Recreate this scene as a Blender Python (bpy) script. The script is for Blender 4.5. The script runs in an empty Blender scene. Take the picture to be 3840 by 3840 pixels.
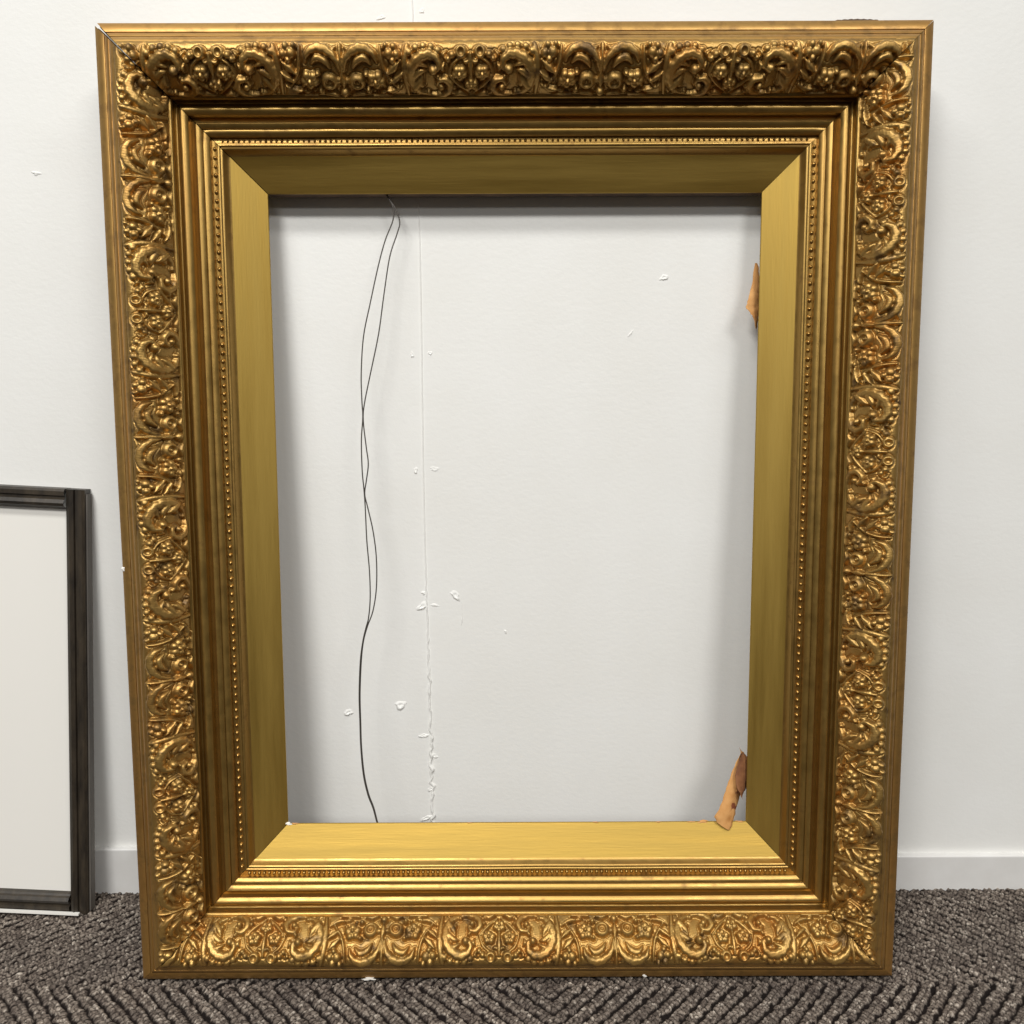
import bpy, math, random
import numpy as np
from mathutils import Matrix, Vector
random.seed(4)
rng = np.random.default_rng(4)
sc = bpy.context.scene
COL = sc.collection

# ------------------------------------------------------------------ camera
PITCH, YAW, ROLL = 0.194252539, 0.000934528533, -0.0039922835
cam_d = bpy.data.cameras.new("camera")
cam = bpy.data.objects.new("camera", cam_d)
COL.objects.link(cam)
cam.location = (-0.00574138, -1.12684696, 0.76397031)
cp, sp, cy, sy = math.cos(PITCH), math.sin(PITCH), math.cos(YAW), math.sin(YAW)
fwd = Vector((sy * cp, cy * cp, -sp))
right = Vector((cy, -sy, 0))
up = right.cross(fwd)
r2 = right * math.cos(ROLL) + up * math.sin(ROLL)
u2 = up * math.cos(ROLL) - right * math.sin(ROLL)
cam.rotation_euler = Matrix((r2, u2, -fwd)).transposed().to_euler()
cam_d.sensor_width = 36
cam_d.lens = 880.0 / 1024 * 36
cam_d.clip_start = 0.02
cam_d.clip_end = 50
sc.camera = cam

# ------------------------------------------------------------------ light
sc.view_settings.view_transform = 'Standard'
sc.view_settings.look = 'None'
sc.view_settings.gamma = 1
sc.view_settings.exposure = 0.0
world = bpy.data.worlds.new("World")
sc.world = world
world.use_nodes = True
bg = world.node_tree.nodes['Background']
bg.inputs[0].default_value = (1.0, 0.97, 0.93, 1)
bg.inputs[1].default_value = 0.095


def panel_light(name, x, y, z, sx, sy_, power, col=(1, 0.985, 0.955)):
    d = bpy.data.lights.new(name, 'AREA')
    d.shape = 'RECTANGLE'
    d.size = sx
    d.size_y = sy_
    d.energy = power
    d.color = col
    o = bpy.data.objects.new(name, d)
    COL.objects.link(o)
    o.location = (x, y, z)
    return o


panel_light('ceiling_panel_light', -0.75, -1.35, 2.6, 1.2, 0.40, 30)
panel_light('ceiling_panel_light', 1.20, -1.50, 2.6, 1.2, 0.40, 17)
panel_light('ceiling_panel_light', -0.90, -2.50, 2.6, 0.9, 0.50, 78)
panel_light('ceiling_panel_light', 1.20, -2.70, 2.6, 0.9, 0.50, 50)
panel_light('ceiling_panel_light', -0.8, -4.8, 2.6, 1.8, 0.9, 48)
panel_light('ceiling_panel_light', 1.6, -5.0, 2.6, 1.8, 0.9, 30)


# ------------------------------------------------------------------ node helpers
def mat(name):
    m = bpy.data.materials.new(name)
    m.use_nodes = True
    nt = m.node_tree
    return m, nt, nt.nodes['Principled BSDF']


def N(nt, t, **kw):
    n = nt.nodes.new(t)
    for k, v in kw.items():
        if k in n.inputs.keys():
            n.inputs[k].default_value = v
        else:
            setattr(n, k, v)
    return n


def ramp(nt, src, stops):
    r = nt.nodes.new('ShaderNodeValToRGB')
    el = r.color_ramp.elements
    while len(el) < len(stops):
        el.new(0.5)
    for e, (p, c) in zip(el, stops):
        e.position = p
        e.color = (*c, 1) if len(c) == 3 else c
    nt.links.new(src, r.inputs[0])
    return r


def coords(nt, scale=(1, 1, 1), kind='Object'):
    tc = nt.nodes.new('ShaderNodeTexCoord')
    mp = nt.nodes.new('ShaderNodeMapping')
    mp.inputs['Scale'].default_value = scale
    nt.links.new(tc.outputs[kind], mp.inputs[0])
    return mp.outputs[0]


def noise(nt, vec, scale, detail=4, rough=0.55):
    n = N(nt, 'ShaderNodeTexNoise')
    n.inputs['Scale'].default_value = scale
    n.inputs['Detail'].default_value = detail
    n.inputs['Roughness'].default_value = rough
    nt.links.new(vec, n.inputs['Vector'])
    return n.outputs['Fac']


def mix(nt, fac, a, b):
    m = nt.nodes.new('ShaderNodeMix')
    m.data_type = 'RGBA'
    for s, v in ((m.inputs[0], fac), (m.inputs[6], a), (m.inputs[7], b)):
        if hasattr(v, 'links') or hasattr(v, 'is_linked'):
            nt.links.new(v, s)
        elif isinstance(v, tuple):
            s.default_value = (*v, 1)
        else:
            s.default_value = v
    return m.outputs[2]


def bump(nt, b, h, strength, dist):
    n = nt.nodes.new('ShaderNodeBump')
    n.inputs['Strength'].default_value = strength
    n.inputs['Distance'].default_value = dist
    nt.links.new(h, n.inputs['Height'])
    nt.links.new(n.outputs[0], b.inputs['Normal'])


def gold(name, base, red, dark, rough, streak=(1, 1, 1), fine=900, redpos=(0.52, 0.72), darkpos=(0.30, 0.42),
         bstr=0.25, metallic=0.9, sscale=14, coat=0.2, even=False):
    m, nt, b = mat(name)
    v = coords(nt)
    vs = coords(nt, streak)
    n1 = noise(nt, vs, sscale, 6, 0.65)
    n2 = noise(nt, v, 55, 5, 0.6)
    n3 = noise(nt, vs, fine, 3, 0.6)
    r1 = ramp(nt, n1, [(redpos[0], (0, 0, 0)), (redpos[1], (1, 1, 1))])
    c = mix(nt, r1.outputs[0], base, red)
    r2_ = ramp(nt, n2, [(darkpos[0], (1, 1, 1)), (darkpos[1], (0, 0, 0))])
    c = mix(nt, r2_.outputs[0], c, dark)
    nt.links.new(c, b.inputs['Base Color'])
    b.inputs['Metallic'].default_value = metallic
    b.inputs['Coat Weight'].default_value = coat
    b.inputs['Coat Roughness'].default_value = 0.28
    b.inputs['Coat Tint'].default_value = (1.0, 0.97, 0.9, 1)
    rr = ramp(nt, n1 if even else n2, [(0.3, (rough + .12,) * 3), (0.7, (rough - .05,) * 3)])
    nt.links.new(rr.outputs[0], b.inputs['Roughness'])
    bump(nt, b, n3, bstr, 0.0006)
    return m


BASE = (0.66, 0.43, 0.135)
M_orn = gold('gilt_composition_ornament', (0.44, 0.27, 0.08), (0.44, 0.23, 0.058), (0.17, 0.10, 0.036), 0.44,
             sscale=22, bstr=0.30, fine=600, redpos=(0.48, 0.66), darkpos=(0.32, 0.46), metallic=0.85)
M_mould = {}
M_rim = {}
M_slip = {}
for ax, st in (('h', (0.06, 1, 1)), ('v', (1, 1, 0.06))):
    M_mould[ax] = gold('gilt_moulding_' + ax, (0.41, 0.255, 0.07), (0.38, 0.20, 0.052), (0.29, 0.17, 0.05), 0.36,
                       streak=st, sscale=60, fine=420, bstr=0.03, redpos=(0.5, 0.75))
    M_rim[ax] = gold('dull_gilt_rim_' + ax, (0.47, 0.28, 0.085), (0.48, 0.25, 0.07), (0.33, 0.19, 0.06), 0.47,
                     streak=st, sscale=50, fine=420, bstr=0.05, redpos=(0.45, 0.7), darkpos=(0.36, 0.5), metallic=0.85)
    M_slip[ax] = gold('gilt_slip_' + ax, (0.44, 0.30, 0.074), (0.41, 0.265, 0.058), (0.36, 0.24, 0.055), 0.50,
                      streak=st, sscale=40, fine=500, bstr=0.22, redpos=(0.35, 0.65), darkpos=(0.12, 0.22), coat=0.0, even=True)

M_wood, nt, b = mat('aged_backing_wood')
n = noise(nt, coords(nt, (1, 1, 0.2)), 40, 6)
nt.links.new(ramp(nt, n, [(0.3, (0.05, 0.028, 0.015)), (0.7, (0.13, 0.075, 0.04))]).outputs[0], b.inputs['Base Color'])
b.inputs['Roughness'].default_value = 0.75

M_paper, nt, b = mat('torn_brown_paper')
v = coords(nt)
n1 = noise(nt, v, 70, 4, 0.5)
n2 = noise(nt, v, 36, 3, 0.5)
c = ramp(nt, n1, [(0.3, (0.50, 0.23, 0.065)), (0.7, (0.70, 0.38, 0.14))]).outputs[0]
c = mix(nt, ramp(nt, n2, [(0.60, (0, 0, 0)), (0.64, (1, 1, 1))]).outputs[0], c, (0.22, 0.06, 0.025))
nt.links.new(c, b.inputs['Base Color'])
b.inputs['Roughness'].default_value = 0.85
bump(nt, b, n1, 0.4, 0.001)
M_paper_dark, nt, b = mat('torn_paper_reverse')
n1 = noise(nt, coords(nt), 60, 4, 0.5)
nt.links.new(ramp(nt, n1, [(0.3, (0.13, 0.045, 0.018)), (0.7, (0.30, 0.13, 0.05))]).outputs[0], b.inputs['Base Color'])
b.inputs['Roughness'].default_value = 0.8

M_wire, nt, b = mat('dull_steel_wire')
b.inputs['Base Color'].default_value = (0.10, 0.09, 0.08, 1)
b.inputs['Metallic'].default_value = 0.6
b.inputs['Roughness'].default_value = 0.5

M_white, nt, b = mat('white_gesso')
b.inputs['Base Color'].default_value = (0.82, 0.80, 0.75, 1)
b.inputs['Roughness'].default_value = 0.9

M_wall, nt, b = mat('white_wall_paint')
v = coords(nt)
vv = coords(nt, (0.8, 1, 1.1))
n1 = noise(nt, v, 5, 5, 0.6)
nt.links.new(ramp(nt, n1, [(0.3, (0.82, 0.815, 0.78)), (0.7, (0.86, 0.86, 0.835))]).outputs[0], b.inputs['Base Color'])
b.inputs['Roughness'].default_value = 0.55
n2 = noise(nt, vv, 160, 5, 0.6)
n3 = noise(nt, v, 14, 3, 0.5)
add = N(nt, 'ShaderNodeMath', operation='ADD')
nt.links.new(n2, add.inputs[0])
nt.links.new(n3, add.inputs[1])
bump(nt, b, add.outputs[0], 0.25, 0.0012)

M_skirt, nt, b = mat('white_skirting_paint')
n1 = noise(nt, coords(nt), 25, 4)
nt.links.new(ramp(nt, n1, [(0.3, (0.72, 0.71, 0.69)), (0.7, (0.78, 0.775, 0.76))]).outputs[0], b.inputs['Base Color'])
b.inputs['Roughness'].default_value = 0.4

M_dark, nt, b = mat('dark_distressed_wood')
v = coords(nt, (1, 1, 0.25))
n1 = noise(nt, v, 60, 8, 0.7)
nt.links.new(ramp(nt, n1, [(0.35, (0.014, 0.011, 0.008)), (0.6, (0.045, 0.034, 0.022)), (0.75, (0.085, 0.068, 0.045))]).outputs[0],
             b.inputs['Base Color'])
b.inputs['Roughness'].default_value = 0.45
bump(nt, b, n1, 0.3, 0.001)

M_edge, nt, b = mat('silvered_frame_edge')
n1 = noise(nt, coords(nt, (1, 1, 0.1)), 50, 5)
nt.links.new(ramp(nt, n1, [(0.3, (0.06, 0.052, 0.045)), (0.7, (0.16, 0.145, 0.125))]).outputs[0], b.inputs['Base Color'])
b.inputs['Roughness'].default_value = 0.6

M_carpet, nt, b = mat('brown_grey_loop_carpet')
v = coords(nt)
vor = N(nt, 'ShaderNodeTexVoronoi')
vor.inputs['Scale'].default_value = 520
nt.links.new(v, vor.inputs['Vector'])
sep = N(nt, 'ShaderNodeSeparateColor')
nt.links.new(vor.outputs['Color'], sep.inputs[0])
ya = N(nt, 'ShaderNodeAttribute', attribute_name='yarn')
ad = N(nt, 'ShaderNodeMath', operation='ADD')
nt.links.new(sep.outputs[0], ad.inputs[0])
nt.links.new(ya.outputs['Fac'], ad.inputs[1])
hf = N(nt, 'ShaderNodeMath', operation='MULTIPLY')
nt.links.new(ad.outputs[0], hf.inputs[0])
hf.inputs[1].default_value = 0.5
c = ramp(nt, hf.outputs[0], [(0.1, (0.065, 0.05, 0.042)), (0.42, (0.18, 0.147, 0.122)), (0.72, (0.31, 0.26, 0.215)),
                             (0.92, (0.60, 0.53, 0.45))]).outputs[0]
n1 = noise(nt, v, 9, 3)
c = mix(nt, ramp(nt, n1, [(0.35, (0, 0, 0)), (0.7, (0.5, 0.5, 0.5))]).outputs[0], c, (0.10, 0.085, 0.075))
pa = N(nt, 'ShaderNodeAttribute', attribute_name='pile')
c = mix(nt, pa.outputs['Fac'], (0.012, 0.009, 0.008), c)      # near-black backing, with the shade between the loops painted into it
nt.links.new(c, b.inputs['Base Color'])
b.inputs['Roughness'].default_value = 0.95
b.inputs['Specular IOR Level'].default_value = 0.1
nf = noise(nt, v, 1500, 2)
bump(nt, b, nf, 0.5, 0.0008)


# ------------------------------------------------------------------ mesh helpers
def new_mesh(name, verts, quads, smooth=True, sharp=False):
    verts = np.asarray(verts, dtype=np.float32)
    quads = np.asarray(quads, dtype=np.int32)
    me = bpy.data.meshes.new(name)
    nq, k = quads.shape
    me.vertices.add(len(verts))
    me.vertices.foreach_set('co', verts.ravel())
    me.loops.add(nq * k)
    me.loops.foreach_set('vertex_index', quads.ravel())
    me.polygons.add(nq)
    me.polygons.foreach_set('loop_start', np.arange(nq, dtype=np.int32) * k)
    me.polygons.foreach_set('loop_total', np.full(nq, k, dtype=np.int32))
    me.polygons.foreach_set('use_smooth', np.full(nq, smooth, dtype=bool))
    me.update(calc_edges=True)
    me.validate()
    return me


def link(name, me, m, parent=None, **props):
    o = bpy.data.objects.new(name, me)
    COL.objects.link(o)
    if m is not None and me is not None and not me.materials:
        me.materials.append(m)
    if parent is not None:
        o.parent = parent
    for k, v in props.items():
        o[k] = v
    return o


def grid_quads(nr, nc, flip=False):
    i = np.arange(nr - 1)[:, None] * nc + np.arange(nc - 1)[None, :]
    q = np.stack([i, i + 1, i + nc + 1, i + nc], -1).reshape(-1, 4)
    return q[:, ::-1] if flip else q


def join_parts(parts):
    vs, qs, off = [], [], 0
    for v, q in parts:
        vs.append(np.asarray(v, dtype=np.float32).reshape(-1, 3))
        qs.append(np.asarray(q) + off)
        off += len(vs[-1])
    return np.concatenate(vs), np.concatenate(qs)


def box(x0, x1, y0, y1, z0, z1):
    v = np.array([(x, y, z) for x in (x0, x1) for y in (y0, y1) for z in (z0, z1)], dtype=float)
    q = [(0, 1, 3, 2), (4, 6, 7, 5), (0, 4, 5, 1), (2, 3, 7, 6), (0, 2, 6, 4), (1, 5, 7, 3)]
    return v, np.array(q)


def bevel(o, w, seg=2):
    md = o.modifiers.new('bevel', 'BEVEL')
    md.width = w
    md.segments = seg
    md.limit_method = 'ANGLE'


def tube(pts, rad, seg=8):
    pts = np.array(pts, dtype=float)
    # catmull resample
    P = np.vstack([2 * pts[0] - pts[1], pts, 2 * pts[-1] - pts[-2]])
    out = []
    for i in range(1, len(P) - 2):
        for t in np.linspace(0, 1, 5, endpoint=False):
            a, b_, c_, d = P[i - 1], P[i], P[i + 1], P[i + 2]
            out.append(0.5 * ((2 * b_) + (-a + c_) * t + (2 * a - 5 * b_ + 4 * c_ - d) * t * t + (-a + 3 * b_ - 3 * c_ + d) * t ** 3))
    out.append(pts[-1])
    out = np.array(out)
    T = np.gradient(out, axis=0)
    T /= np.linalg.norm(T, axis=1)[:, None]
    A = np.array([0, 1.0, 0.01])
    S1 = np.cross(T, A)
    S1 /= np.linalg.norm(S1, axis=1)[:, None]
    S2 = np.cross(T, S1)
    th = np.linspace(0, 2 * np.pi, seg, endpoint=False)
    V = out[:, None, :] + rad * (np.cos(th)[None, :, None] * S1[:, None, :] + np.sin(th)[None, :, None] * S2[:, None, :])
    n = len(out)
    i = np.arange(n - 1)[:, None] * seg
    j = np.arange(seg)[None, :]
    q = np.stack([i + j, i + (j + 1) % seg, i + seg + (j + 1) % seg, i + seg + j], -1).reshape(-1, 4)
    return V.reshape(-1, 3), q


# ------------------------------------------------------------------ the room: wall, skirting, carpet
v, q = box(-3.0, 3.0, 0.0, 0.12, -0.02, 2.7)
wall = link('wall', new_mesh('wall', v, q, False), M_wall, kind='structure')

# vertical plasterboard seam: a fine groove lip above, a ragged filler ridge lower down
zs = np.linspace(0.07, 2.6, 900)
rag = np.clip((0.50 - zs) / 0.35, 0, 1)
cx = -0.1180 + 0.0012 * np.sin(zs * 9) + rag * 0.0018 * np.interp(zs, np.linspace(0, 2.7, 420), rng.normal(size=420))
hw = 0.0011 + rag * 0.0016 * np.abs(np.interp(zs, np.linspace(0, 2.7, 500), rng.normal(size=500)))
hh = 0.0013 + rag * 0.0014 * np.abs(np.interp(zs, np.linspace(0, 2.7, 600), rng.normal(size=600)))
V = np.stack([np.stack([cx - hw, 0 * zs + 0.0002, zs], 1), np.stack([cx - hw * .3, -hh, zs], 1),
              np.stack([cx + hw * .3, -hh, zs], 1), np.stack([cx + hw, 0 * zs + 0.0002, zs], 1)], 1)
link('wall_seam', new_mesh('wall_seam', V.reshape(-1, 3), grid_quads(len(zs), 4), True), M_wall, wall)


def blob(x, z, w, h, d, seed, ang=0.0, dish=False):
    r = np.random.default_rng(seed)
    nr, na = 7, 18
    vs = []
    ph = r.uniform(0, 6.28, 4)
    rag_ = 1 + (0.09 if dish else 0.16) * r.normal(size=na)
    for i in range(nr):
        t = i / (nr - 1)
        for k in range(na):
            a = 2 * math.pi * k / na
            wob = rag_[k] + .22 * math.sin(2 * a + ph[0]) + .16 * math.sin(3 * a + ph[1]) + .12 * math.sin(5 * a + ph[2])
            px = w * t * wob * math.cos(a)
            pz = h * t * wob * math.sin(a)
            hgt = d * (1 - t ** 1.6) * (1 + .35 * math.sin(4 * a + ph[3]) * t) + (0.35 * d * max(0, math.sin(a)) * math.sin(math.pi * t))
            if dish:      # a knocked-out dent: sunk middle, torn-up rim fading into the wall
                hgt = d * (0.10 + 0.62 * (t / .5) ** 1.6 if t < .5 else 0.72 * ((1 - t) / .5) ** 1.5) * (1 - .45 * math.sin(a)) * rag_[k]
            X = px * math.cos(ang) - pz * math.sin(ang)
            Z = px * math.sin(ang) + pz * math.cos(ang)
            vs.append((x + X, -hgt + (0.0003 if i == nr - 1 else 0), z + Z))
    i = np.arange(nr - 1)[:, None] * na
    j = np.arange(na)[None, :]
    q_ = np.stack([i + j, i + na + j, i + na + (j + 1) % na, i + (j + 1) % na], -1).reshape(-1, 4)
    return np.array(vs), q_


chips = [(-.1581, .2745, .0095, .0045, .0038, -.25), (-.2291, .2645, .0065, .0035, .0032, -.1), (-.0804, .4300, .0085, .0035, .0028, -.6),
         (-.1252, .4145, .0080, .0035, .0032, .35), (-.1273, .2300, .0070, .0022, .0022, .1), (-.1290, .5974, .0032, .0030, .0020, 0),
         (-.1050, .5995, .0075, .0022, .0010, -.1), (-.1295, .7449, .0028, .0025, .0016, 0), (-.1070, .7469, .0028, .0022, .0016, 0),
         (.1852, .8379, .0060, .0026, .0024, .7), (.1452, .7698, .0045, .0012, .0009, .9), (-.1264, .1061, .0085, .0026, .0026, .5),
         (-.1130, .2000, .0050, .0030, .0014, .2), (-.0141, .3785, .0018, .0018, .0012, 0), (-.0720, .4030, .0014, .0120, .0010, 0),
         (-.1560, 1.135, .0050, .0022, .0016, 0.1), (-.1080, 1.142, .0035, .0022, .0014, 0), (-.5800, .9630, .0050, .0020, .0014, 0),
         (-.1230, .4330, .0025, .0020, .0016, 0), (-.1080, .4160, .0065, .0015, .0010, 0), (-.1190, .1500, .0045, .0030, .0016, .6)]
for k, (x, z, w, h, d, a) in enumerate(chips):
    v, q = blob(x, z, w * 1.1, h * 1.45, d * 0.7, 50 + k, a, dish=(h > .0021))
    link('plaster_lump', new_mesh('plaster_lump', v, q, True), M_wall, wall)

for nm, x0, x1, top, lab in (('skirting_board', -3.0, -0.118, 0.0650, 'taller white skirting board on the wall left of the frame, behind the dark frame'),
                             ('skirting_board', -0.1175, 3.0, 0.0490, 'lower white skirting board on the wall right of the gold frame')):
    v, q = box(x0, x1, -0.009, 0.001, -0.01, top)
    o = link(nm, new_mesh(nm, v, q, False), M_skirt, label=lab, category='skirting board', group='skirting boards along the foot of the wall')
    bevel(o, 0.0022, 3)

# carpet: concentric diamond ribs of small loops
dx = 0.00135
xs = np.arange(-0.82, 0.82, dx)
ys = np.arange(-0.46, 0.004, dx)
X, Y = np.meshgrid(xs, ys)
X0, Y0 = 0.040, -0.195
cn = rng.normal(size=(60, 180))


def cnoise(k):
    fx = (X + 1.0) / 2.0 * 170 * k % 178
    fy = (Y + 0.5) / 0.6 * 51 * k % 58
    ix, iy = fx.astype(int), fy.astype(int)
    tx, ty = fx - ix, fy - iy
    tx, ty = tx * tx * (3 - 2 * tx), ty * ty * (3 - 2 * ty)
    return (cn[iy, ix] * (1 - tx) + cn[iy, ix + 1] * tx) * (1 - ty) + (cn[iy + 1, ix] * (1 - tx) + cn[iy + 1, ix + 1] * tx) * ty


wx = X + 0.0012 * np.sin(Y * 60) + 0.001 * np.sin(X * 35 + 1) + 0.0007 * cnoise(1.0) + 0.0008 * cnoise(2.3)
wy = Y + 0.0012 * np.sin(X * 45) + 0.0007 * cnoise(1.4) + 0.0008 * cnoise(2.9)
A_, B_ = np.abs(wx - X0), np.abs(wy - Y0)
PRM = None
D = (A_ + B_) / math.sqrt(2)
Tn = (A_ - B_) / math.sqrt(2) + 0.0008 * cnoise(1.9)
PR = np.where(Y > Y0, 0.0118, 0.0158)
TP = 0.0056
row = np.floor(D / (PR / 2))
q1 = Tn / TP + 0.37 * row + 0.25 * np.sin(row * 5.1)
rib = np.abs(np.sin(np.pi * D / PR)) ** 0.6            # deep line between ribs
sub = np.abs(np.sin(2 * np.pi * D / PR)) ** 0.6          # two rows of loops in a rib
tuft = np.abs(np.sin(np.pi * q1)) ** 0.6
hsh = np.sin(np.floor(q1) * 12.9898 + row * 78.233) * 43758.5453
hsh -= np.floor(hsh)
Z = 0.0060 * rib * (0.30 + 0.70 * (0.25 + 0.75 * sub) * (0.25 + 0.75 * tuft) * (0.55 + 0.6 * hsh)) + rng.normal(size=X.shape) * 0.0004
Z = Z - 0.0058
carpet = link('carpet', new_mesh('carpet', np.stack([X, Y, Z], -1).reshape(-1, 3), grid_quads(len(ys), len(xs)), True), M_carpet,
              kind='structure')
at = carpet.data.attributes.new('yarn', 'FLOAT', 'POINT')
at.data.foreach_set('value', hsh.ravel().astype(np.float32))
at = carpet.data.attributes.new('pile', 'FLOAT', 'POINT')
wav = 0.12 * np.sin(q1 * 1.9 + row) + 0.34 * (hsh - 0.42)
gap = np.clip((np.abs(np.sin(np.pi * D / PR)) - 0.27 - wav) / 0.22, 0, 1) * np.clip((np.abs(np.sin(np.pi * q1)) - 0.18) / 0.35, 0.05, 1) * np.clip((sub - 0.2) / 0.3, 0.25, 1)
at.data.foreach_set('value', gap.ravel().astype(np.float32))
v, q = box(-4, 4, -9, 0.05, -0.05, -0.0072)
link('floor', new_mesh('floor', v, q, False), M_carpet, kind='structure')

# ------------------------------------------------------------------ the gold frame
W, H, LEAN = 0.90, 1.09292602, 0.0891451293
frame = bpy.data.objects.new('picture_frame', None)
COL.objects.link(frame)
frame.location = (0, -H * math.sin(LEAN), 0)
frame.rotation_euler = (-LEAN, 0, 0)
frame['label'] = 'large empty gilt picture frame with ornate scrolled border leaning against the white wall'
frame['category'] = 'picture frame'

RAILS = ('bottom', 'top', 'left', 'right')


def rmap(rail, s, u, w):
    if rail == 'bottom':
        return np.stack([s, -w, u], -1)
    if rail == 'top':
        return np.stack([s, -w, H - u], -1)
    if rail == 'left':
        return np.stack([-W / 2 + u, -w, s], -1)
    return np.stack([W / 2 - u, -w, s], -1)


def ends(rail, u, backing=False):
    """mitred ends of a rail at inset u, with fine joints and the opened top-left mitre"""
    g0 = g1 = 0.00022 + 0 * u
    tl = np.clip(1 - (u + 0.005) / (0.007 if backing else 0.050), 0, 1) ** 0.8 * 0.0021 + (0.0 if backing else 0.0003)
    if rail == 'top':
        g0 = g0 + tl
    if rail == 'left':
        g1 = g1 + tl
    if rail in ('bottom', 'top'):
        return -W / 2 + u + g0, W / 2 - u - g1
    return u + g0, H - u - g1


FLIP = {'bottom': False, 'top': True, 'left': True, 'right': False}


def strip(rail, prof, nseg, wob=0.0, seed=0, backing=False):
    """sweep a profile (list of (u,w) in metres) along a rail"""
    prof = np.array(prof)
    u, w = prof[:, 0], prof[:, 1]
    a, b_ = ends(rail, u, backing)
    t = np.linspace(0, 1, nseg + 1)
    S = a[None, :] + (b_ - a)[None, :] * t[:, None]
    r = np.random.default_rng(seed)
    k = max(4, nseg // 6)
    f = np.interp(t, np.linspace(0, 1, k), r.normal(size=k)) * wob
    g = np.interp(t, np.linspace(0, 1, k), r.normal(size=k)) * wob
    V = rmap(rail, S, u[None, :] + f[:, None], w[None, :] + g[:, None])
    q_ = grid_quads(nseg + 1, len(u), FLIP[rail])
    parts = [(V.reshape(-1, 3), q_)]
    return parts


def mm(*p):
    return [(a / 1000, b / 1000) for a, b in p]


def arc(p0, p1, bulge, n=7):
    """points on a curved segment between two (mm) points, bulging to the viewer side by `bulge` mm"""
    p0, p1 = np.array(p0, float), np.array(p1, float)
    d = p1 - p0
    L = np.hypot(*d)
    nrm = np.array([-d[1], d[0]]) / L
    t = np.linspace(0, 1, n)
    return [tuple(p0 + d * x + nrm * bulge * math.sin(math.pi * x) ** 0.8) for x in t]


def build(name, rail, segs, nseg=60, wob=0.00012, m=None, seed=0, **props):
    """segs: list of polylines in mm; each is smooth inside and sharp against its neighbour"""
    parts = []
    for s_ in segs:
        parts += strip(rail, mm(*s_), nseg, wob, seed, name == 'backing_rail')
    v_, q_ = join_parts(parts)
    return link(name, new_mesh(name, v_, q_, True), m, frame, **props)


for ri, rail in enumerate(RAILS):
    ax = 'h' if rail in ('bottom', 'top') else 'v'
    MM = M_mould[ax]
    # outer moulding: back edge, side, rounded outer bevel, quirk, small bead up to the ornament field
    build('outer_moulding', rail, [
        [(2, 0), (-2.5, 60), (-4.2, 90.5)],
        [(-4.2, 90.5), (-1.2, 92.8), (2.5, 94.6), (6.2, 95.9), (7.0, 95.8)],
        [(7.0, 95.5), (7.2, 94.6), (8.2, 94.8)],
        arc((8.2, 95.2), (13.6, 101.6), 1.3, 7),
        [(13.6, 101.6), (14.0, 100.6), (14.8, 101.2)],
        arc((14.8, 101.6), (20.9, 106.7), 0.9, 6),
    ], m=M_rim[ax], seed=10 + ri)
    build('inner_moulding', rail, [
        [(64.4, 74.5), (64.7, 72.6), (64.4, 71.2)],
        [(64.4, 71.2), (66.3, 71.0), (67.6, 69.4), (67.9, 67.0), (67.2, 65.0), (65.8, 64.0)],
        [(65.8, 64.0), (65.2, 60.0), (65.6, 56.5), (67.0, 54.6), (68.8, 54.8), (70.6, 57.6)],
        arc((70.6, 57.8), (81.9, 60.2), 4.8, 14),
        [(81.9, 60.2), (82.0, 56.0), (82.4, 51.6)],
        [(82.4, 51.6), (84.6, 52.3), (86.8, 53.8), (88.4, 55.8), (89.0, 57.4)],
        [(89.0, 57.4), (89.3, 58.3), (89.9, 58.4)],
        arc((89.9, 58.4), (95.2, 55.2), 0.5, 5),
        [(95.2, 55.6), (95.4, 54.0), (95.9, 53.9)],
        [(95.9, 54.6), (96.3, 54.9), (99.5, 53.2), (102.0, 51.4), (102.5, 50.6)],
        [(102.5, 50.6), (102.7, 45.4)],
    ], m=MM, seed=20 + ri)
    build('bead_bed', rail, [arc((102.7, 45.4), (109.8, 46.6), -0.5, 4)], m=MM, seed=20 + ri)
    build('sight_moulding', rail, [
        [(109.8, 46.0), (109.9, 47.6)],
        arc((109.9, 47.6), (112.4, 46.7), 0.5, 5),
        [(112.4, 46.7), (112.6, 45.6), (112.9, 45.6)],
        arc((112.9, 46.2), (115.4, 44.9), 0.4, 5),
        [(115.4, 44.9), (116.4, 43.2), (118.0, 40.6), (119.6, 38.8), (120.7, 38.2)],
    ], m=MM, seed=30 + ri)
    build('slip_board', rail, [
        [(120.7, 36.0), (120.75, 38.7)],
        [(120.75, 38.7), (139, 29.4), (157.7, 19.9)],
        [(157.7, 19.9), (158.1, 19.5), (158.2, 18.0)],
        [(158.2, 18.0), (157.4, 17.0), (140.0, 17.0)],
    ], m=M_slip[ax], wob=0.00025, nseg=24, seed=40 + ri)
    ub = 157 if rail == 'top' else 147
    build('backing_rail', rail, [
        [(2, 0), (30, 0), (ub, 0)],
        [(ub, 0), (ub, 16.8)],
        [(ub, 16.8), (120, 16.8)],
        [(-2.0, 0), (-2.6, 86), (0, 88), (8, 88), (12, 92), (40, 88), (60, 58), (63, 48), (100, 36), (120, 26)],
    ], m=M_wood, nseg=8, wob=0, seed=1)

# ---------------- ornament relief: one repeat of the pattern as a height map (mm)
P = 280.0
prof = []
ctrl = np.array([(20.9, 106.7), (25, 109.4), (30, 110.4), (36, 109.2), (43, 105.2), (50, 98.4), (57, 88.6), (61.5, 80.5), (64.7, 73.2)])
tt = np.linspace(0, 1, len(ctrl))
fine_t = np.linspace(0, 1, 600)


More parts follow.
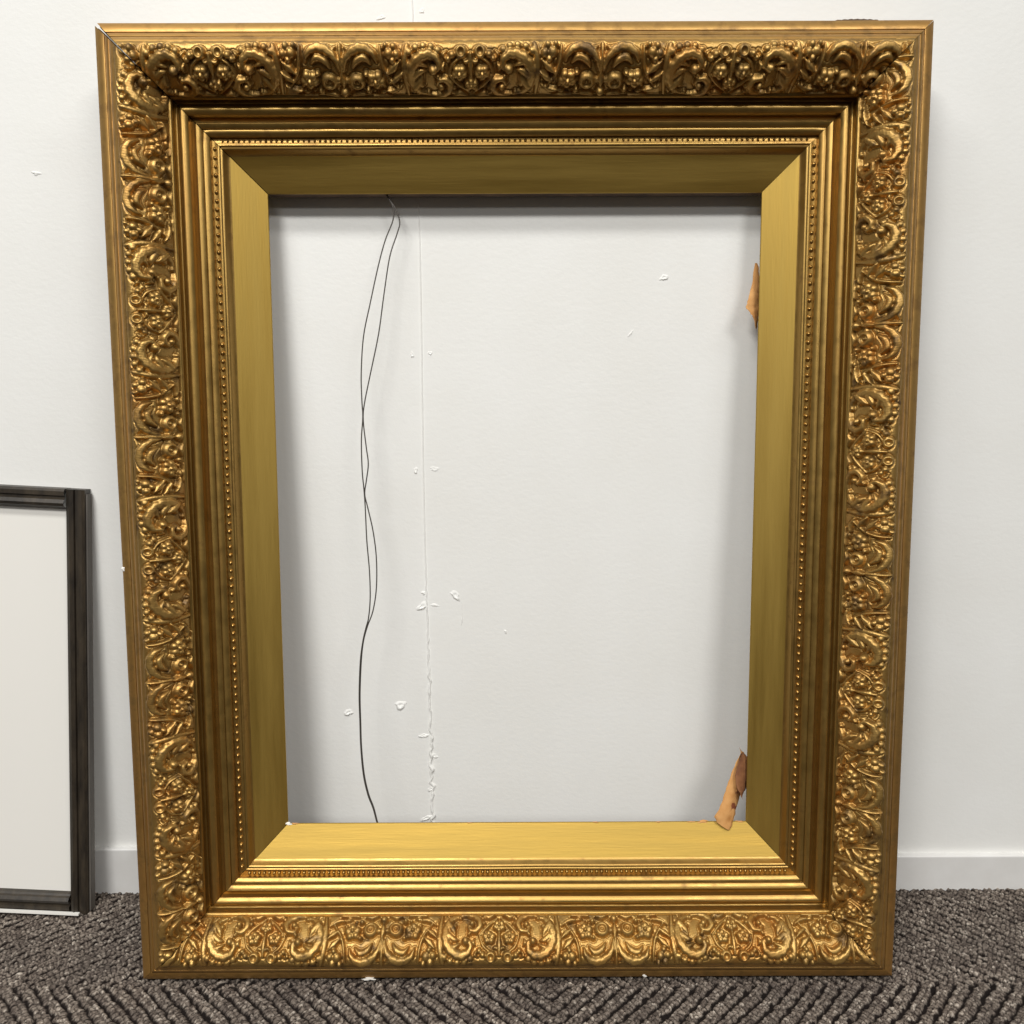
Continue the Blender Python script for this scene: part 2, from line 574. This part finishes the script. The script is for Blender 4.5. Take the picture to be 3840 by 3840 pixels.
def catmull(pts, n):
    pts = np.asarray(pts, float)
    Q = np.vstack([2 * pts[0] - pts[1], pts, 2 * pts[-1] - pts[-2]])
    out = []
    for i in range(1, len(Q) - 2):
        for t in np.linspace(0, 1, n, endpoint=False):
            a, b_, c_, d = Q[i - 1], Q[i], Q[i + 1], Q[i + 2]
            out.append(0.5 * ((2 * b_) + (-a + c_) * t + (2 * a - 5 * b_ + 4 * c_ - d) * t * t + (-a + 3 * b_ - 3 * c_ + d) * t ** 3))
    out.append(pts[-1])
    return np.array(out)


cv = catmull(ctrl, 30)
al = np.concatenate([[0], np.cumsum(np.hypot(*np.diff(cv, axis=0).T))])
ARC = al[-1]

RES = 0.5
gs = np.arange(-P / 2, P / 2, RES)
gv = np.arange(0, ARC + RES, RES)
GX, GV = np.meshgrid(gs, gv)
HM = np.zeros_like(GX)
PX = 0.155
VS = ARC / 400.0 * 0.87
V0 = ARC * 0.115


def per(d):
    return (d + P / 2) % P - P / 2


def disc(x, v_, r, h, power=0.5, hole=0):
    """boss in pattern px"""
    global HM
    d = np.hypot(per(GX - x * PX), GV - V0 - v_ * VS) / (r * PX * 1.12)
    HM = np.where(d < 1.35, np.minimum(HM, HM * 0.35 + 0) * (d >= 1) + HM * (d < 1), HM) if False else HM
    z = h * 1.12 * np.clip(1 - d * d, 0, 1) ** power
    if hole:
        z = z - h * 0.9 * np.clip(1 - (d / hole) ** 2, 0, 1) ** .6
    HM = np.maximum(HM, z)


def stroke(pts, r, h, ser=0.0, serk=0.16, vein=0.0, n=9):
    """tapered rounded ridge; r = list of radii (px) along pts; optional serrated edge and vein"""
    global HM
    c_ = catmull(np.array(pts, float), n)
    rr = np.interp(np.linspace(0, 1, len(c_)), np.linspace(0, 1, len(r)), r)
    hs = h if isinstance(h, (list, tuple)) else [h, h]
    hz = np.interp(np.linspace(0, 1, len(c_)), np.linspace(0, 1, len(hs)), hs)
    c_ = c_ * np.array([PX, VS]) + np.array([0, V0])
    L = np.concatenate([[0], np.cumsum(np.hypot(*np.diff(c_, axis=0).T))]) / PX
    x0 = c_[:, 0].mean()
    sx = per(GX - x0)
    rm = rr.max() * PX * 1.5
    m_ = (np.abs(sx) < np.ptp(c_[:, 0]) / 2 + rm + 3) & (GV > c_[:, 1].min() - rm) & (GV < c_[:, 1].max() + rm)
    if not m_.any():
        return
    gx = sx[m_]
    gy = GV[m_]
    best = np.full(gx.shape, -1e9)
    for i in range(len(c_) - 1):
        ax_, ay = c_[i, 0] - x0, c_[i, 1]
        bx, by = c_[i + 1, 0] - x0, c_[i + 1, 1]
        ex, ey = bx - ax_, by - ay
        l2 = ex * ex + ey * ey + 1e-9
        t = np.clip(((gx - ax_) * ex + (gy - ay) * ey) / l2, 0, 1)
        ddx = gx - ax_ - t * ex
        ddy = gy - ay - t * ey
        d = np.hypot(ddx, ddy)
        r_ = (rr[i] + (rr[i + 1] - rr[i]) * t) * PX
        if ser:
            side = np.sign(ddx * ey - ddy * ex)
            r_ = r_ * (1 + ser * np.cos((L[i] + (L[i + 1] - L[i]) * t) * serk * 1.0 + side * 1.2))
        x_ = d / np.maximum(r_, 1e-6)
        z = (hz[i] + (hz[i + 1] - hz[i]) * t) * np.clip(1 - x_ * x_, 0, 1) ** 0.55
        if vein:
            z = z - vein * np.exp(-(x_ / 0.22) ** 2) * (x_ < 1)
        z = np.where(x_ < 1, z, -1e9)
        best = np.maximum(best, z)
    HM[m_] = np.maximum(HM[m_], best)


def both(fn, pts, *a, c=0, **k):
    fn([(c + x, y) for x, y in pts], *a, **k)
    fn([(c - x, y) for x, y in pts], *a, **k)


def bdisc(x, y, *a, c=0, **k):
    disc(c + x, y, *a, **k)
    if x:
        disc(c - x, y, *a, **k)


# motif A: paired C scrolls round a diamond of blossoms
both(stroke, [(438, 0), (458, 110), (462, 250), (448, 400)], [18, 24, 22, 14], 2.6)
both(stroke, [(296, 392), (376, 348), (416, 262), (414, 168), (364, 92), (290, 66), (232, 98), (226, 156), (262, 178)],
     [8, 26, 34, 36, 36, 32, 25, 20, 14], [2.6, 4.8, 5.8, 5.6, 4.4], ser=0.16, serk=0.13, vein=1.5)
bdisc(262, 168, 30, 6.4)
both(stroke, [(398, 316), (362, 262), (340, 214)], [26, 28, 8], [5.2, 4.8, 2.6], vein=0.9)
both(stroke, [(392, 214), (350, 180), (318, 178)], [26, 24, 8], [5.2, 4.6, 2.6], vein=0.9)
both(stroke, [(366, 122), (334, 132), (304, 150)], [22, 18, 7], [4.8, 4.2, 2.6])
for i, (x, y) in enumerate([(424, 50), (380, 18), (326, 8), (272, 14), (226, 40)]):
    bdisc(x, y, 24, 3.0)
both(stroke, [(316, 392), (238, 394), (176, 362), (150, 306), (172, 256), (220, 250), (242, 290)],
     [10, 24, 30, 29, 25, 20, 14], [2.8, 4.8, 5.8, 5.4, 4.2], ser=0.12, serk=0.12, vein=1.2)
bdisc(214, 306, 25, 6.0)
both(stroke, [(152, 216), (88, 292), (12, 366)], [12, 17, 10], 3.2)
both(stroke, [(152, 206), (120, 128), (52, 78)], [10, 13, 8], 2.4)
for k in range(5):
    a = k * 2 * math.pi / 5 + 0.3
    bdisc(80 + 31 * math.cos(a), 198 + 31 * math.sin(a), 24, 4.6)
    disc(30 * math.cos(a + .6), 292 + 30 * math.sin(a + .6), 22, 4.4)
bdisc(80, 198, 16, 6.4)
disc(0, 292, 15, 6.2)
stroke([(0, 240), (0, 150), (0, 60)], [8, 20, 10], 3.6, vein=0.8)
bdisc(66, 52, 40, 4.4, hole=0.5)
bdisc(128, 70, 23, 4.4)
both(stroke, [(30, 400), (84, 376), (132, 400)], [10, 24, 8], 4.2)
bdisc(122, 318, 18, 3.4)

# motif B: paired swag leaves under rosettes, sprays at the sides
cB = 903
both(stroke, [(16, 186), (34, 100), (92, 40), (168, 26), (228, 62), (250, 124)], [8, 22, 32, 32, 22, 7], [2.6, 5.2, 6.2, 5.4, 2.6], c=cB,
     ser=0.12, serk=0.12, vein=1.6)
both(stroke, [(78, 160), (112, 106), (166, 88), (208, 132)], [8, 25, 25, 7], [3.4, 5.6, 5.4, 3.0], c=cB, vein=1.2)
stroke([(cB, 0), (cB, 90), (cB, 210)], [15, 14, 9], 3.8)
stroke([(cB - 5, 200), (cB, 256), (cB, 312)], [10, 26, 8], 4.8, vein=1.0)
bdisc(0, 356, 30, 5.8, c=cB)
bdisc(98, 270, 56, 5.6, c=cB, hole=0.52)
bdisc(98, 270, 15, 4.2, c=cB)
for k in range(5):
    a = k * 2 * math.pi / 5 + 0.2
    bdisc(232 + 38 * math.cos(a), 250 + 38 * math.sin(a), 29, 5.2, c=cB)
bdisc(232, 250, 19, 7.0, c=cB)
both(stroke, [(280, 10), (288, 110), (316, 210), (392, 330)], [10, 14, 14, 8], 3.6, c=cB)
both(stroke, [(322, 196), (364, 158), (408, 110)], [8, 28, 6], 5.2, c=cB, vein=1.3)
both(stroke, [(338, 262), (378, 236), (420, 190)], [8, 25, 6], 5.0, c=cB, vein=1.3)
both(stroke, [(300, 338), (352, 342), (410, 300)], [8, 23, 6], 5.0, c=cB, vein=1.2)
both(stroke, [(196, 384), (262, 398), (336, 388)], [8, 22, 6], 4.6, c=cB, vein=1.0)
both(stroke, [(46, 392), (96, 372), (146, 380)], [8, 20, 6], 4.2, c=cB)
for x, y, r_ in ((340, 60, 32), (392, 66, 27), (362, 104, 22), (372, 18, 25), (318, 12, 20), (170, 196, 19), (170, 336, 20)):
    bdisc(x, y, r_, 5.0, c=cB)
# a few tendrils and buds crowding the ground, mirrored about each motif
fr = np.random.default_rng(12)
for cc in (0, cB):
    for k in range(20):
        x, y = fr.uniform(6, 432), fr.uniform(10, 396)
        ix = int(((cc + x) * PX + P / 2) % P / RES) % HM.shape[1]
        iy = min(int((V0 + y * VS) / RES), HM.shape[0] - 1)
        if HM[iy, ix] > 0.6:
            continue
        a = fr.uniform(0, 6.28)
        if fr.random() < 0.45:
            bdisc(x, y, fr.uniform(14, 21), fr.uniform(2.4, 3.4), c=cc)
        else:
            L_ = fr.uniform(34, 62)
            bnd = fr.uniform(-.9, .9)
            both(stroke, [(x, y), (x + L_ * .5 * math.cos(a), y + L_ * .5 * math.sin(a)), (x + L_ * math.cos(a + bnd), y + L_ * math.sin(a + bnd))],
                 [6, fr.uniform(14, 20), 5], [1.8, fr.uniform(2.6, 3.6), 1.6], c=cc, n=6)

# moat of shadow round the raised parts, hammered ground, softened crests
nv, ns_ = HM.shape
edge = np.clip(GV / 3.0, 0, 1) * np.clip((ARC - GV) / 2.5, 0, 1)
low = HM < 0.35                                   # undercut line round the cast forms
near = np.zeros_like(low)
for dj in range(-3, 4):
    for di in range(-3, 4):
        if dj * dj + di * di <= 10:
            near |= np.roll(np.roll(~low, dj, 0), di, 1)
HM = np.where(low & near, HM - 1.1, HM)
for _ in range(2):
    HM = (HM * 2 + np.roll(HM, 1, 1) + np.roll(HM, -1, 1)) / 4
    HM = (HM * 2 + np.vstack([HM[:1], HM[:-1]]) + np.vstack([HM[1:], HM[-1:]])) / 4
HM = HM * edge * 1.25


def sample(S_mm, V_mm, centre_mm, sign=1, seed=0):
    s_ = ((S_mm - centre_mm) * sign + P / 2) % P / RES
    v_ = np.clip(V_mm / RES, 0, nv - 1.001)
    i0 = np.floor(s_).astype(int)
    fs = s_ - i0
    i1 = (i0 + 1) % ns_
    i0 = i0 % ns_
    j0 = np.floor(v_).astype(int)
    fv = v_ - j0
    return ((HM[j0, i0] * (1 - fs) + HM[j0, i1] * fs) * (1 - fv) + (HM[j0 + 1, i0] * (1 - fs) + HM[j0 + 1, i1] * fs) * fv)


STEP = 0.60
nV = int(ARC / STEP) + 1
vv_ = np.linspace(0, ARC, nV)
cu = np.interp(vv_, al, cv[:, 0])
cw = np.interp(vv_, al, cv[:, 1])
tu, tw = np.gradient(cu), np.gradient(cw)
ln = np.hypot(tu, tw)
nu, nw = -tw / ln, tu / ln          # towards the viewer
CENT = {'bottom': -22.5, 'top': -46.5, 'left': 511.0, 'right': 632.0}
for ri, rail in enumerate(RAILS):
    a, b_ = ends(rail, cu / 1000)
    a, b_ = a * 1000, b_ * 1000
    c0 = CENT[rail]
    k0 = math.floor((a.max() - c0) / (P / 2) - 0.5)
    cuts = []
    k = k0
    while True:
        xb = c0 + P / 4 + k * P / 2
        if xb > b_.min() - 8:
            break
        if xb > a.max() + 8:
            cuts.append((xb, k))
        k += 1
    bounds = [None] + cuts + [None]
    for i in range(len(bounds) - 1):
        lo, hi = bounds[i], bounds[i + 1]
        L0 = a if lo is None else np.full(nV, lo[0])
        L1 = b_ if hi is None else np.full(nV, hi[0])
        kk = (lo[1] if lo is not None else hi[1] - 1)
        motif = 'scroll_panel' if kk % 2 else 'blossom_panel'
        n_s = max(8, int((L1 - L0).max() / STEP))
        t = np.linspace(0, 1, n_s + 1)
        S = L0[None, :] + (L1 - L0)[None, :] * t[:, None]
        Vg = np.broadcast_to(vv_[None, :], S.shape)
        jx = 0.7 * np.sin(S * 0.013 + ri * 2.1)
        hgt = sample(S + jx, Vg + 0.5 * np.sin(S * 0.021 + ri), c0)
        r = np.random.default_rng(100 * ri + i)
        lump = np.sin(S * 0.11 + ri) * np.sin(S * 0.047 + Vg * 0.2 + 2 * ri)
        hgt = hgt * (1 + 0.12 * lump) + 0.12 * np.sin(S * .9 + Vg * 1.3) * np.sin(S * 1.4 - Vg * .8 + ri) * 0.6
        uu = (cu[None, :] + nu[None, :] * hgt) / 1000
        ww = (cw[None, :] + nw[None, :] * hgt) / 1000
        # keep relief inside its own mitre
        Sm = S / 1000
        ea, eb = ends(rail, uu)
        Sm = np.minimum(np.maximum(Sm, ea), eb)
        V = rmap(rail, Sm, uu, ww)
        link(motif, new_mesh(motif, V.reshape(-1, 3), grid_quads(n_s + 1, nV, FLIP[rail]), True), M_orn, frame)


# ---------------- bead run
def ball(rx, ry, rz, nu_=8, nv_=5):
    vs = []
    for i in range(nv_ + 1):
        ph = math.pi * i / nv_
        for j in range(nu_):
            th = 2 * math.pi * j / nu_
            vs.append((rx * math.sin(ph) * math.cos(th), ry * math.cos(ph), rz * math.sin(ph) * math.sin(th)))
    i = np.arange(nv_)[:, None] * nu_
    j = np.arange(nu_)[None, :]
    q_ = np.stack([i + j, i + (j + 1) % nu_, i + nu_ + (j + 1) % nu_, i + nu_ + j], -1).reshape(-1, 4)
    return np.array(vs), q_


bead_me = {}
for ax, (rx, rz) in {'v': (0.0026, 0.0030), 'h': (0.0019, 0.0026)}.items():
    v, q = ball(rx, 0.0030, rz)
    me = new_mesh('bead', v, q, True)
    me.materials.append(M_mould[ax])
    bead_me[ax] = me
ub, wb = 0.1062, 0.0456
for rail in ('left', 'right', 'top'):
    ax = 'h' if rail == 'top' else 'v'
    pitch = 0.0062 if ax == 'h' else 0.0096
    a, b_ = ends(rail, np.array([ub]))
    n_b = int((b_[0] - a[0] - 0.006) / pitch)
    s0 = (a[0] + b_[0]) / 2 - pitch * (n_b - 1) / 2
    for i in range(n_b):
        o = link('bead', bead_me[ax], None, frame)
        j = rng.normal() * 0.00012
        p = rmap(rail, np.array(s0 + i * pitch + j), np.array(ub), np.array(wb - (0.0012 if ax == 'h' else 0.0003) - abs(rng.normal()) * 0.0003))
        o.location = p.tolist()
        s1 = 1 + rng.normal() * 0.05
        o.scale = (s1, s1, s1 * (1 + rng.normal() * 0.04))
a, b_ = ends('bottom', np.array([ub]))
pitch = 0.0062
n_b = int((b_[0] - a[0] - 0.006) / pitch)
s0 = (a[0] + b_[0]) / 2 - pitch * (n_b - 1) / 2
parts = []
for i in range(n_b):
    v, q = ball(0.0021 * (1 + rng.normal() * .06), 0.0028, 0.0027)
    parts.append((v + rmap('bottom', np.array(s0 + i * pitch), np.array(ub), np.array(wb))[None, :], q))
v, q = join_parts(parts)
link('bead_run', new_mesh('bead_run', v, q, True), M_mould['h'], frame, kind='stuff')

# ---------------- hanging wire behind the opening (two strands, twisted together)
WA = [(-0.1535, 0.9420), (-0.1535, 0.9369), (-0.1455, 0.9222), (-0.1457, 0.9067), (-0.1554, 0.8833), (-0.164, 0.8541), (-0.1749, 0.8088), (-0.1839, 0.7691),
      (-0.1877, 0.7251), (-0.1876, 0.6928), (-0.1868, 0.6725), (-0.1891, 0.644), (-0.189, 0.6071), (-0.1875, 0.5844), (-0.1863, 0.5616),
      (-0.1851, 0.5199), (-0.1826, 0.4821), (-0.1825, 0.4482), (-0.1851, 0.4227), (-0.1888, 0.4091), (-0.1929, 0.3919), (-0.1966, 0.3660),
      (-0.1991, 0.3238), (-0.1990, 0.2889), (-0.1985, 0.2538), (-0.1959, 0.2184), (-0.1908, 0.1918), (-0.1848, 0.1739), (-0.1808, 0.1569), (-0.1788, 0.1500)]
WB = [(-0.1530, 0.9425), (-0.153, 0.9369), (-0.1427, 0.9202), (-0.1378, 0.9047), (-0.1412, 0.8911), (-0.1505, 0.8638), (-0.1587, 0.8166), (-0.1656, 0.773),
      (-0.1767, 0.725), (-0.1848, 0.6887), (-0.1865, 0.6684), (-0.1835, 0.6358), (-0.1815, 0.6153), (-0.1844, 0.5947), (-0.1868, 0.5782),
      (-0.1834, 0.5616), (-0.1774, 0.5324), (-0.174, 0.4989), (-0.1747, 0.4609), (-0.1795, 0.4312), (-0.1866, 0.412), (-0.1921, 0.3928),
      (-0.1956, 0.367), (-0.1982, 0.3238), (-0.1981, 0.2889), (-0.1976, 0.2538), (-0.195, 0.2184), (-0.19, 0.1918), (-0.184, 0.1739),
      (-0.18, 0.1569), (-0.178, 0.1500)]
hw_ = bpy.data.objects.new('hanging_wire', None)
COL.objects.link(hw_)
hw_.parent = frame
for pts, off in ((WA, 0.0102), (WB, 0.0090)):
    p3 = [(x, -(off + 0.0006 * math.sin(i * 1.3)), z) for i, (x, z) in enumerate(pts)]
    v, q = tube(p3, 0.00078, 6)
    link('strand', new_mesh('strand', v, q, True), M_wire, hw_)

# ---------------- torn backing paper
def sheet(outline_l, outline_r, wl, wr, thick=0.0004, n=26, m=9, seed=0, curl=0.004):
    r = np.random.default_rng(seed)
    t = np.linspace(0, 1, n)
    tl = np.linspace(0, 1, len(outline_l))
    tr = np.linspace(0, 1, len(outline_r))
    L_ = np.stack([np.interp(t, tl, [p[k] for p in outline_l]) for k in (0, 1)], 1)
    R_ = np.stack([np.interp(t, tr, [p[k] for p in outline_r]) for k in (0, 1)], 1)
    L_ += r.normal(size=L_.shape) * 0.00035
    R_ += r.normal(size=R_.shape) * 0.00045
    s = np.linspace(0, 1, m)
    XY = L_[:, None, :] * (1 - s)[None, :, None] + R_[:, None, :] * s[None, :, None]
    wv = (np.interp(t, np.linspace(0, 1, len(wl)), wl)[:, None] * (1 - s) + np.interp(t, np.linspace(0, 1, len(wr)), wr)[:, None] * s)
    wv = wv + curl * np.sin(np.pi * s)[None, :] * (0.4 + 0.6 * np.sin(t * 3.3))[:, None] + r.normal(size=wv.shape) * 0.00025
    F = np.stack([XY[..., 0], -wv, XY[..., 1]], -1).reshape(-1, 3)
    Bk = F + np.array([0, thick, 0])
    q1 = grid_quads(n, m)
    q2 = grid_quads(n, m, True) + n * m
    rim = [i * m for i in range(n)], [i * m + m - 1 for i in range(n)]
    e = []
    for i in range(n - 1):
        e.append((i * m, (i + 1) * m, (i + 1) * m + n * m, i * m + n * m))
        e.append((i * m + m - 1, i * m + m - 1 + n * m, (i + 1) * m + m - 1 + n * m, (i + 1) * m + m - 1))
    return np.concatenate([F, Bk]), np.concatenate([q1, q2, np.array(e)])


left = [(0.2855, 0.2480), (0.2803, 0.2360), (0.2743, 0.2244), (0.2695, 0.2120), (0.2650, 0.2005), (0.2615, 0.1890), (0.2575, 0.1780), (0.2500, 0.1665), (0.2535, 0.1600)]
rght = [(0.2862, 0.2480), (0.2935, 0.2400), (0.2960, 0.2200), (0.2931, 0.1983), (0.2866, 0.1884), (0.2812, 0.1770), (0.2768, 0.1650), (0.2735, 0.1560), (0.2690, 0.1494)]
v, q = sheet(left, rght, [.014, .016, .020, .024, .0245], [-.004, -.002, .008, .020, .0275], seed=3, curl=0.006)
link('torn_paper', new_mesh('torn_paper', v, q, True), M_paper, frame, label='longer curled strip of torn brown paper over the bottom right inner corner')
ll = [(0.2850, 0.2472), (0.2795, 0.2330), (0.2760, 0.2200), (0.2770, 0.2080), (0.2815, 0.1985), (0.2850, 0.1900)]
rr_ = [(0.2858, 0.2472), (0.2950, 0.2380), (0.2960, 0.2200), (0.2955, 0.2080), (0.2935, 0.1975), (0.2870, 0.1890)]
v, q = sheet(ll, rr_, [.018, .0205, .0245, .0270, .0270], [.008, .010, .010, .010, .012], seed=5, curl=0.003)
link('torn_paper', new_mesh('torn_paper', v, q, True), M_paper_dark, frame, label='dark brown folded back flap of the torn paper in the bottom right inner corner')
left = [(0.2905, 0.8560), (0.2872, 0.8360), (0.2838, 0.8206), (0.2808, 0.8100), (0.2782, 0.8018), (0.2830, 0.7960), (0.2874, 0.7911), (0.2912, 0.7770)]
rght = [(0.2935, 0.8560), (0.2960, 0.8360), (0.2960, 0.8206), (0.2960, 0.8100), (0.2960, 0.8018), (0.2960, 0.7960), (0.2960, 0.7901), (0.2940, 0.7770)]
v, q = sheet(left, rght, [.006, .009, .013, .014, .012], [.004, .004, .004, .004, .004], seed=8, curl=0.002)
link('torn_paper', new_mesh('torn_paper', v, q, True), M_paper, frame, label='short torn brown paper scrap at the right inner edge')

# scraps of paper left along the lower sight edge
for k, (x, w_, h_) in enumerate([(-0.292, .0060, .0016), (-0.283, .0040, .0012), (0.236, .0075, .0014), (0.222, .0040, .0010), (0.284, .0050, .0010),
                                 (0.10, .0040, .0007), (-0.06, .0030, .0006), (0.18, .0035, .0007)]):
    v, q = blob(0, 0, w_, h_, .0007, 300 + k, 0.1 * math.sin(k))
    o = link('torn_paper', new_mesh('torn_paper', v, q, True), M_paper if k != 0 else M_white, frame)
    o.location = (x, -0.0202, 0.1583)
    o.rotation_euler = (math.radians(-30), 0, 0)

# ---------------- small damages
v, q = blob(0, 0, .0042, .0030, .0022, 7)
v = v @ np.array([[1, 0, 0], [0, 1, 0], [0, 0, 1]]).T
o = link('gesso_chip', new_mesh('gesso_chip', v, q, True), M_white, frame)
o.location = (-0.4530, -0.0905, 0.4990)
o.rotation_euler = (0, 0, math.radians(-50))
v, q = blob(0, 0, .0036, .0022, .0016, 9)
o = link('gesso_chip', new_mesh('gesso_chip', v, q, True), M_white, frame)
o.location = (0.1530, -0.0925, -0.0015)
o.rotation_euler = (math.radians(40), 0.6, 0)
# lifted splinter standing up from the back of the top rail
xs_ = np.linspace(0.346, 0.396, 24)
hgt = 0.0022 + 0.0018 * np.abs(np.cos((xs_ - 0.372) * 62)) + 0.0004 * np.sin(xs_ * 900)
hgt[0] = hgt[-1] = 0.0005
V = []
for y_ in (-0.0895, -0.087):
    for zz in (0, 1):
        V.append(np.stack([xs_, np.full(24, y_), H + 0.0030 + zz * (hgt * 0.7 + 0.0004)], 1))
V = np.stack([V[0], V[1], V[3], V[2]], 1)
link('lifted_splinter', new_mesh('lifted_splinter', V.reshape(-1, 3), grid_quads(24, 4), False), M_wood, frame)

# pale sliver under the bottom rail
v, q = blob(0, 0, .0085, .0016, .0012, 21)
v = v[:, [0, 2, 1]] * np.array([1, 1, -1])
o = link('paper_sliver', new_mesh('paper_sliver', v, q, True), M_white, label='small white sliver lying on the carpet against the bottom rail of the gold frame',
         category='scrap')
o.location = (-0.1800, -0.1895, 0.0042)
o.rotation_euler = (math.radians(35), 0, 0)

# ------------------------------------------------------------------ dark frame at the left
df = bpy.data.objects.new('dark_frame', None)
COL.objects.link(df)
HD = 0.579
df.location = (-0.5830, -0.0600, 0.0)
df['label'] = 'narrow dark brown wooden frame standing on the carpet left of the gold frame'
df['category'] = 'picture frame'
df.rotation_euler = (math.radians(-3.9), math.radians(3.2), 0)
RW, WD = 0.025, 0.40


def dark_rail(x0, x1, z0, z1, vert):
    """moulded rail: stepped face, front at y=0, back at y=0.02"""
    parts_ = []
    if vert:
        cols = [(x1, .020), (x1, .0035), (x1 - .003, .0012), (x1 - .0085, .0012), (x1 - .0095, .004), (x1 - .0125, .004), (x1 - .0135, .001),
                (x1 - .018, -.0015), (x1 - .022, .001), (x1 - .023, .004), (x0, .006), (x0, .020)]
        V_ = np.array([[(x, y, z) for x, y in cols] for z in np.linspace(z0, z1, 12)])
    else:
        sgn = 1 if z1 > z0 else -1
        cols = [(z0, .020), (z0, .0035), (z0 + sgn * .003, .0012), (z0 + sgn * .0085, .0012), (z0 + sgn * .0095, .004), (z0 + sgn * .0125, .004),
                (z0 + sgn * .0135, .001), (z0 + sgn * .018, -.0015), (z0 + sgn * .022, .001), (z0 + sgn * .023, .004), (z1, .006), (z1, .020)]
        V_ = np.array([[(x, y, z) for z, y in cols] for x in np.linspace(x0, x1, 12)])
    return V_.reshape(-1, 3), grid_quads(12, 12)


# mitred by inset: vertical rail full height, horizontal rails butt into it
v, q = dark_rail(-RW, 0, 0.0, HD, True)
caps = [(-RW, 0, 0), ]
link('side_rail', new_mesh('side_rail', v, q, False), M_dark, df)
v2, q2 = box(-RW + .0005, -.0006, .0045, .0195, HD - .004, HD - .0002)
link('rail_end', new_mesh('rail_end', v2, q2, False), M_dark, df)
v, q = dark_rail(-WD + RW, -RW - .0003, 0.0, RW, False)
link('bottom_rail', new_mesh('bottom_rail', v, q, False), M_dark, df)
v, q = dark_rail(-WD + RW, -RW - .0003, HD, HD - RW, False)
link('top_rail', new_mesh('top_rail', v, q, False), M_dark, df)
v, q = dark_rail(-WD, -WD + RW - .0003, 0.0, HD, True)
link('side_rail', new_mesh('side_rail', v, q, False), M_dark, df)
v, q = box(0.0002, 0.0022, .0060, .0185, .002, HD - .006)
link('edge_strip', new_mesh('edge_strip', v, q, False), M_edge, df)
v, q = box(-WD + RW - .006, -RW + .006, .013, .016, RW - .006, HD - RW + .006)
link('added_shade_board', new_mesh('added_shade_board', v, q, False), M_white, df)  # invented pale board, added to block light and deepen the wall shadow
v, q = box(-WD + .01, -0.010, -.0045, .0000, .0004, .0030)
link('pale_foot_strip', new_mesh('pale_foot_strip', v, q, False), M_white, df)
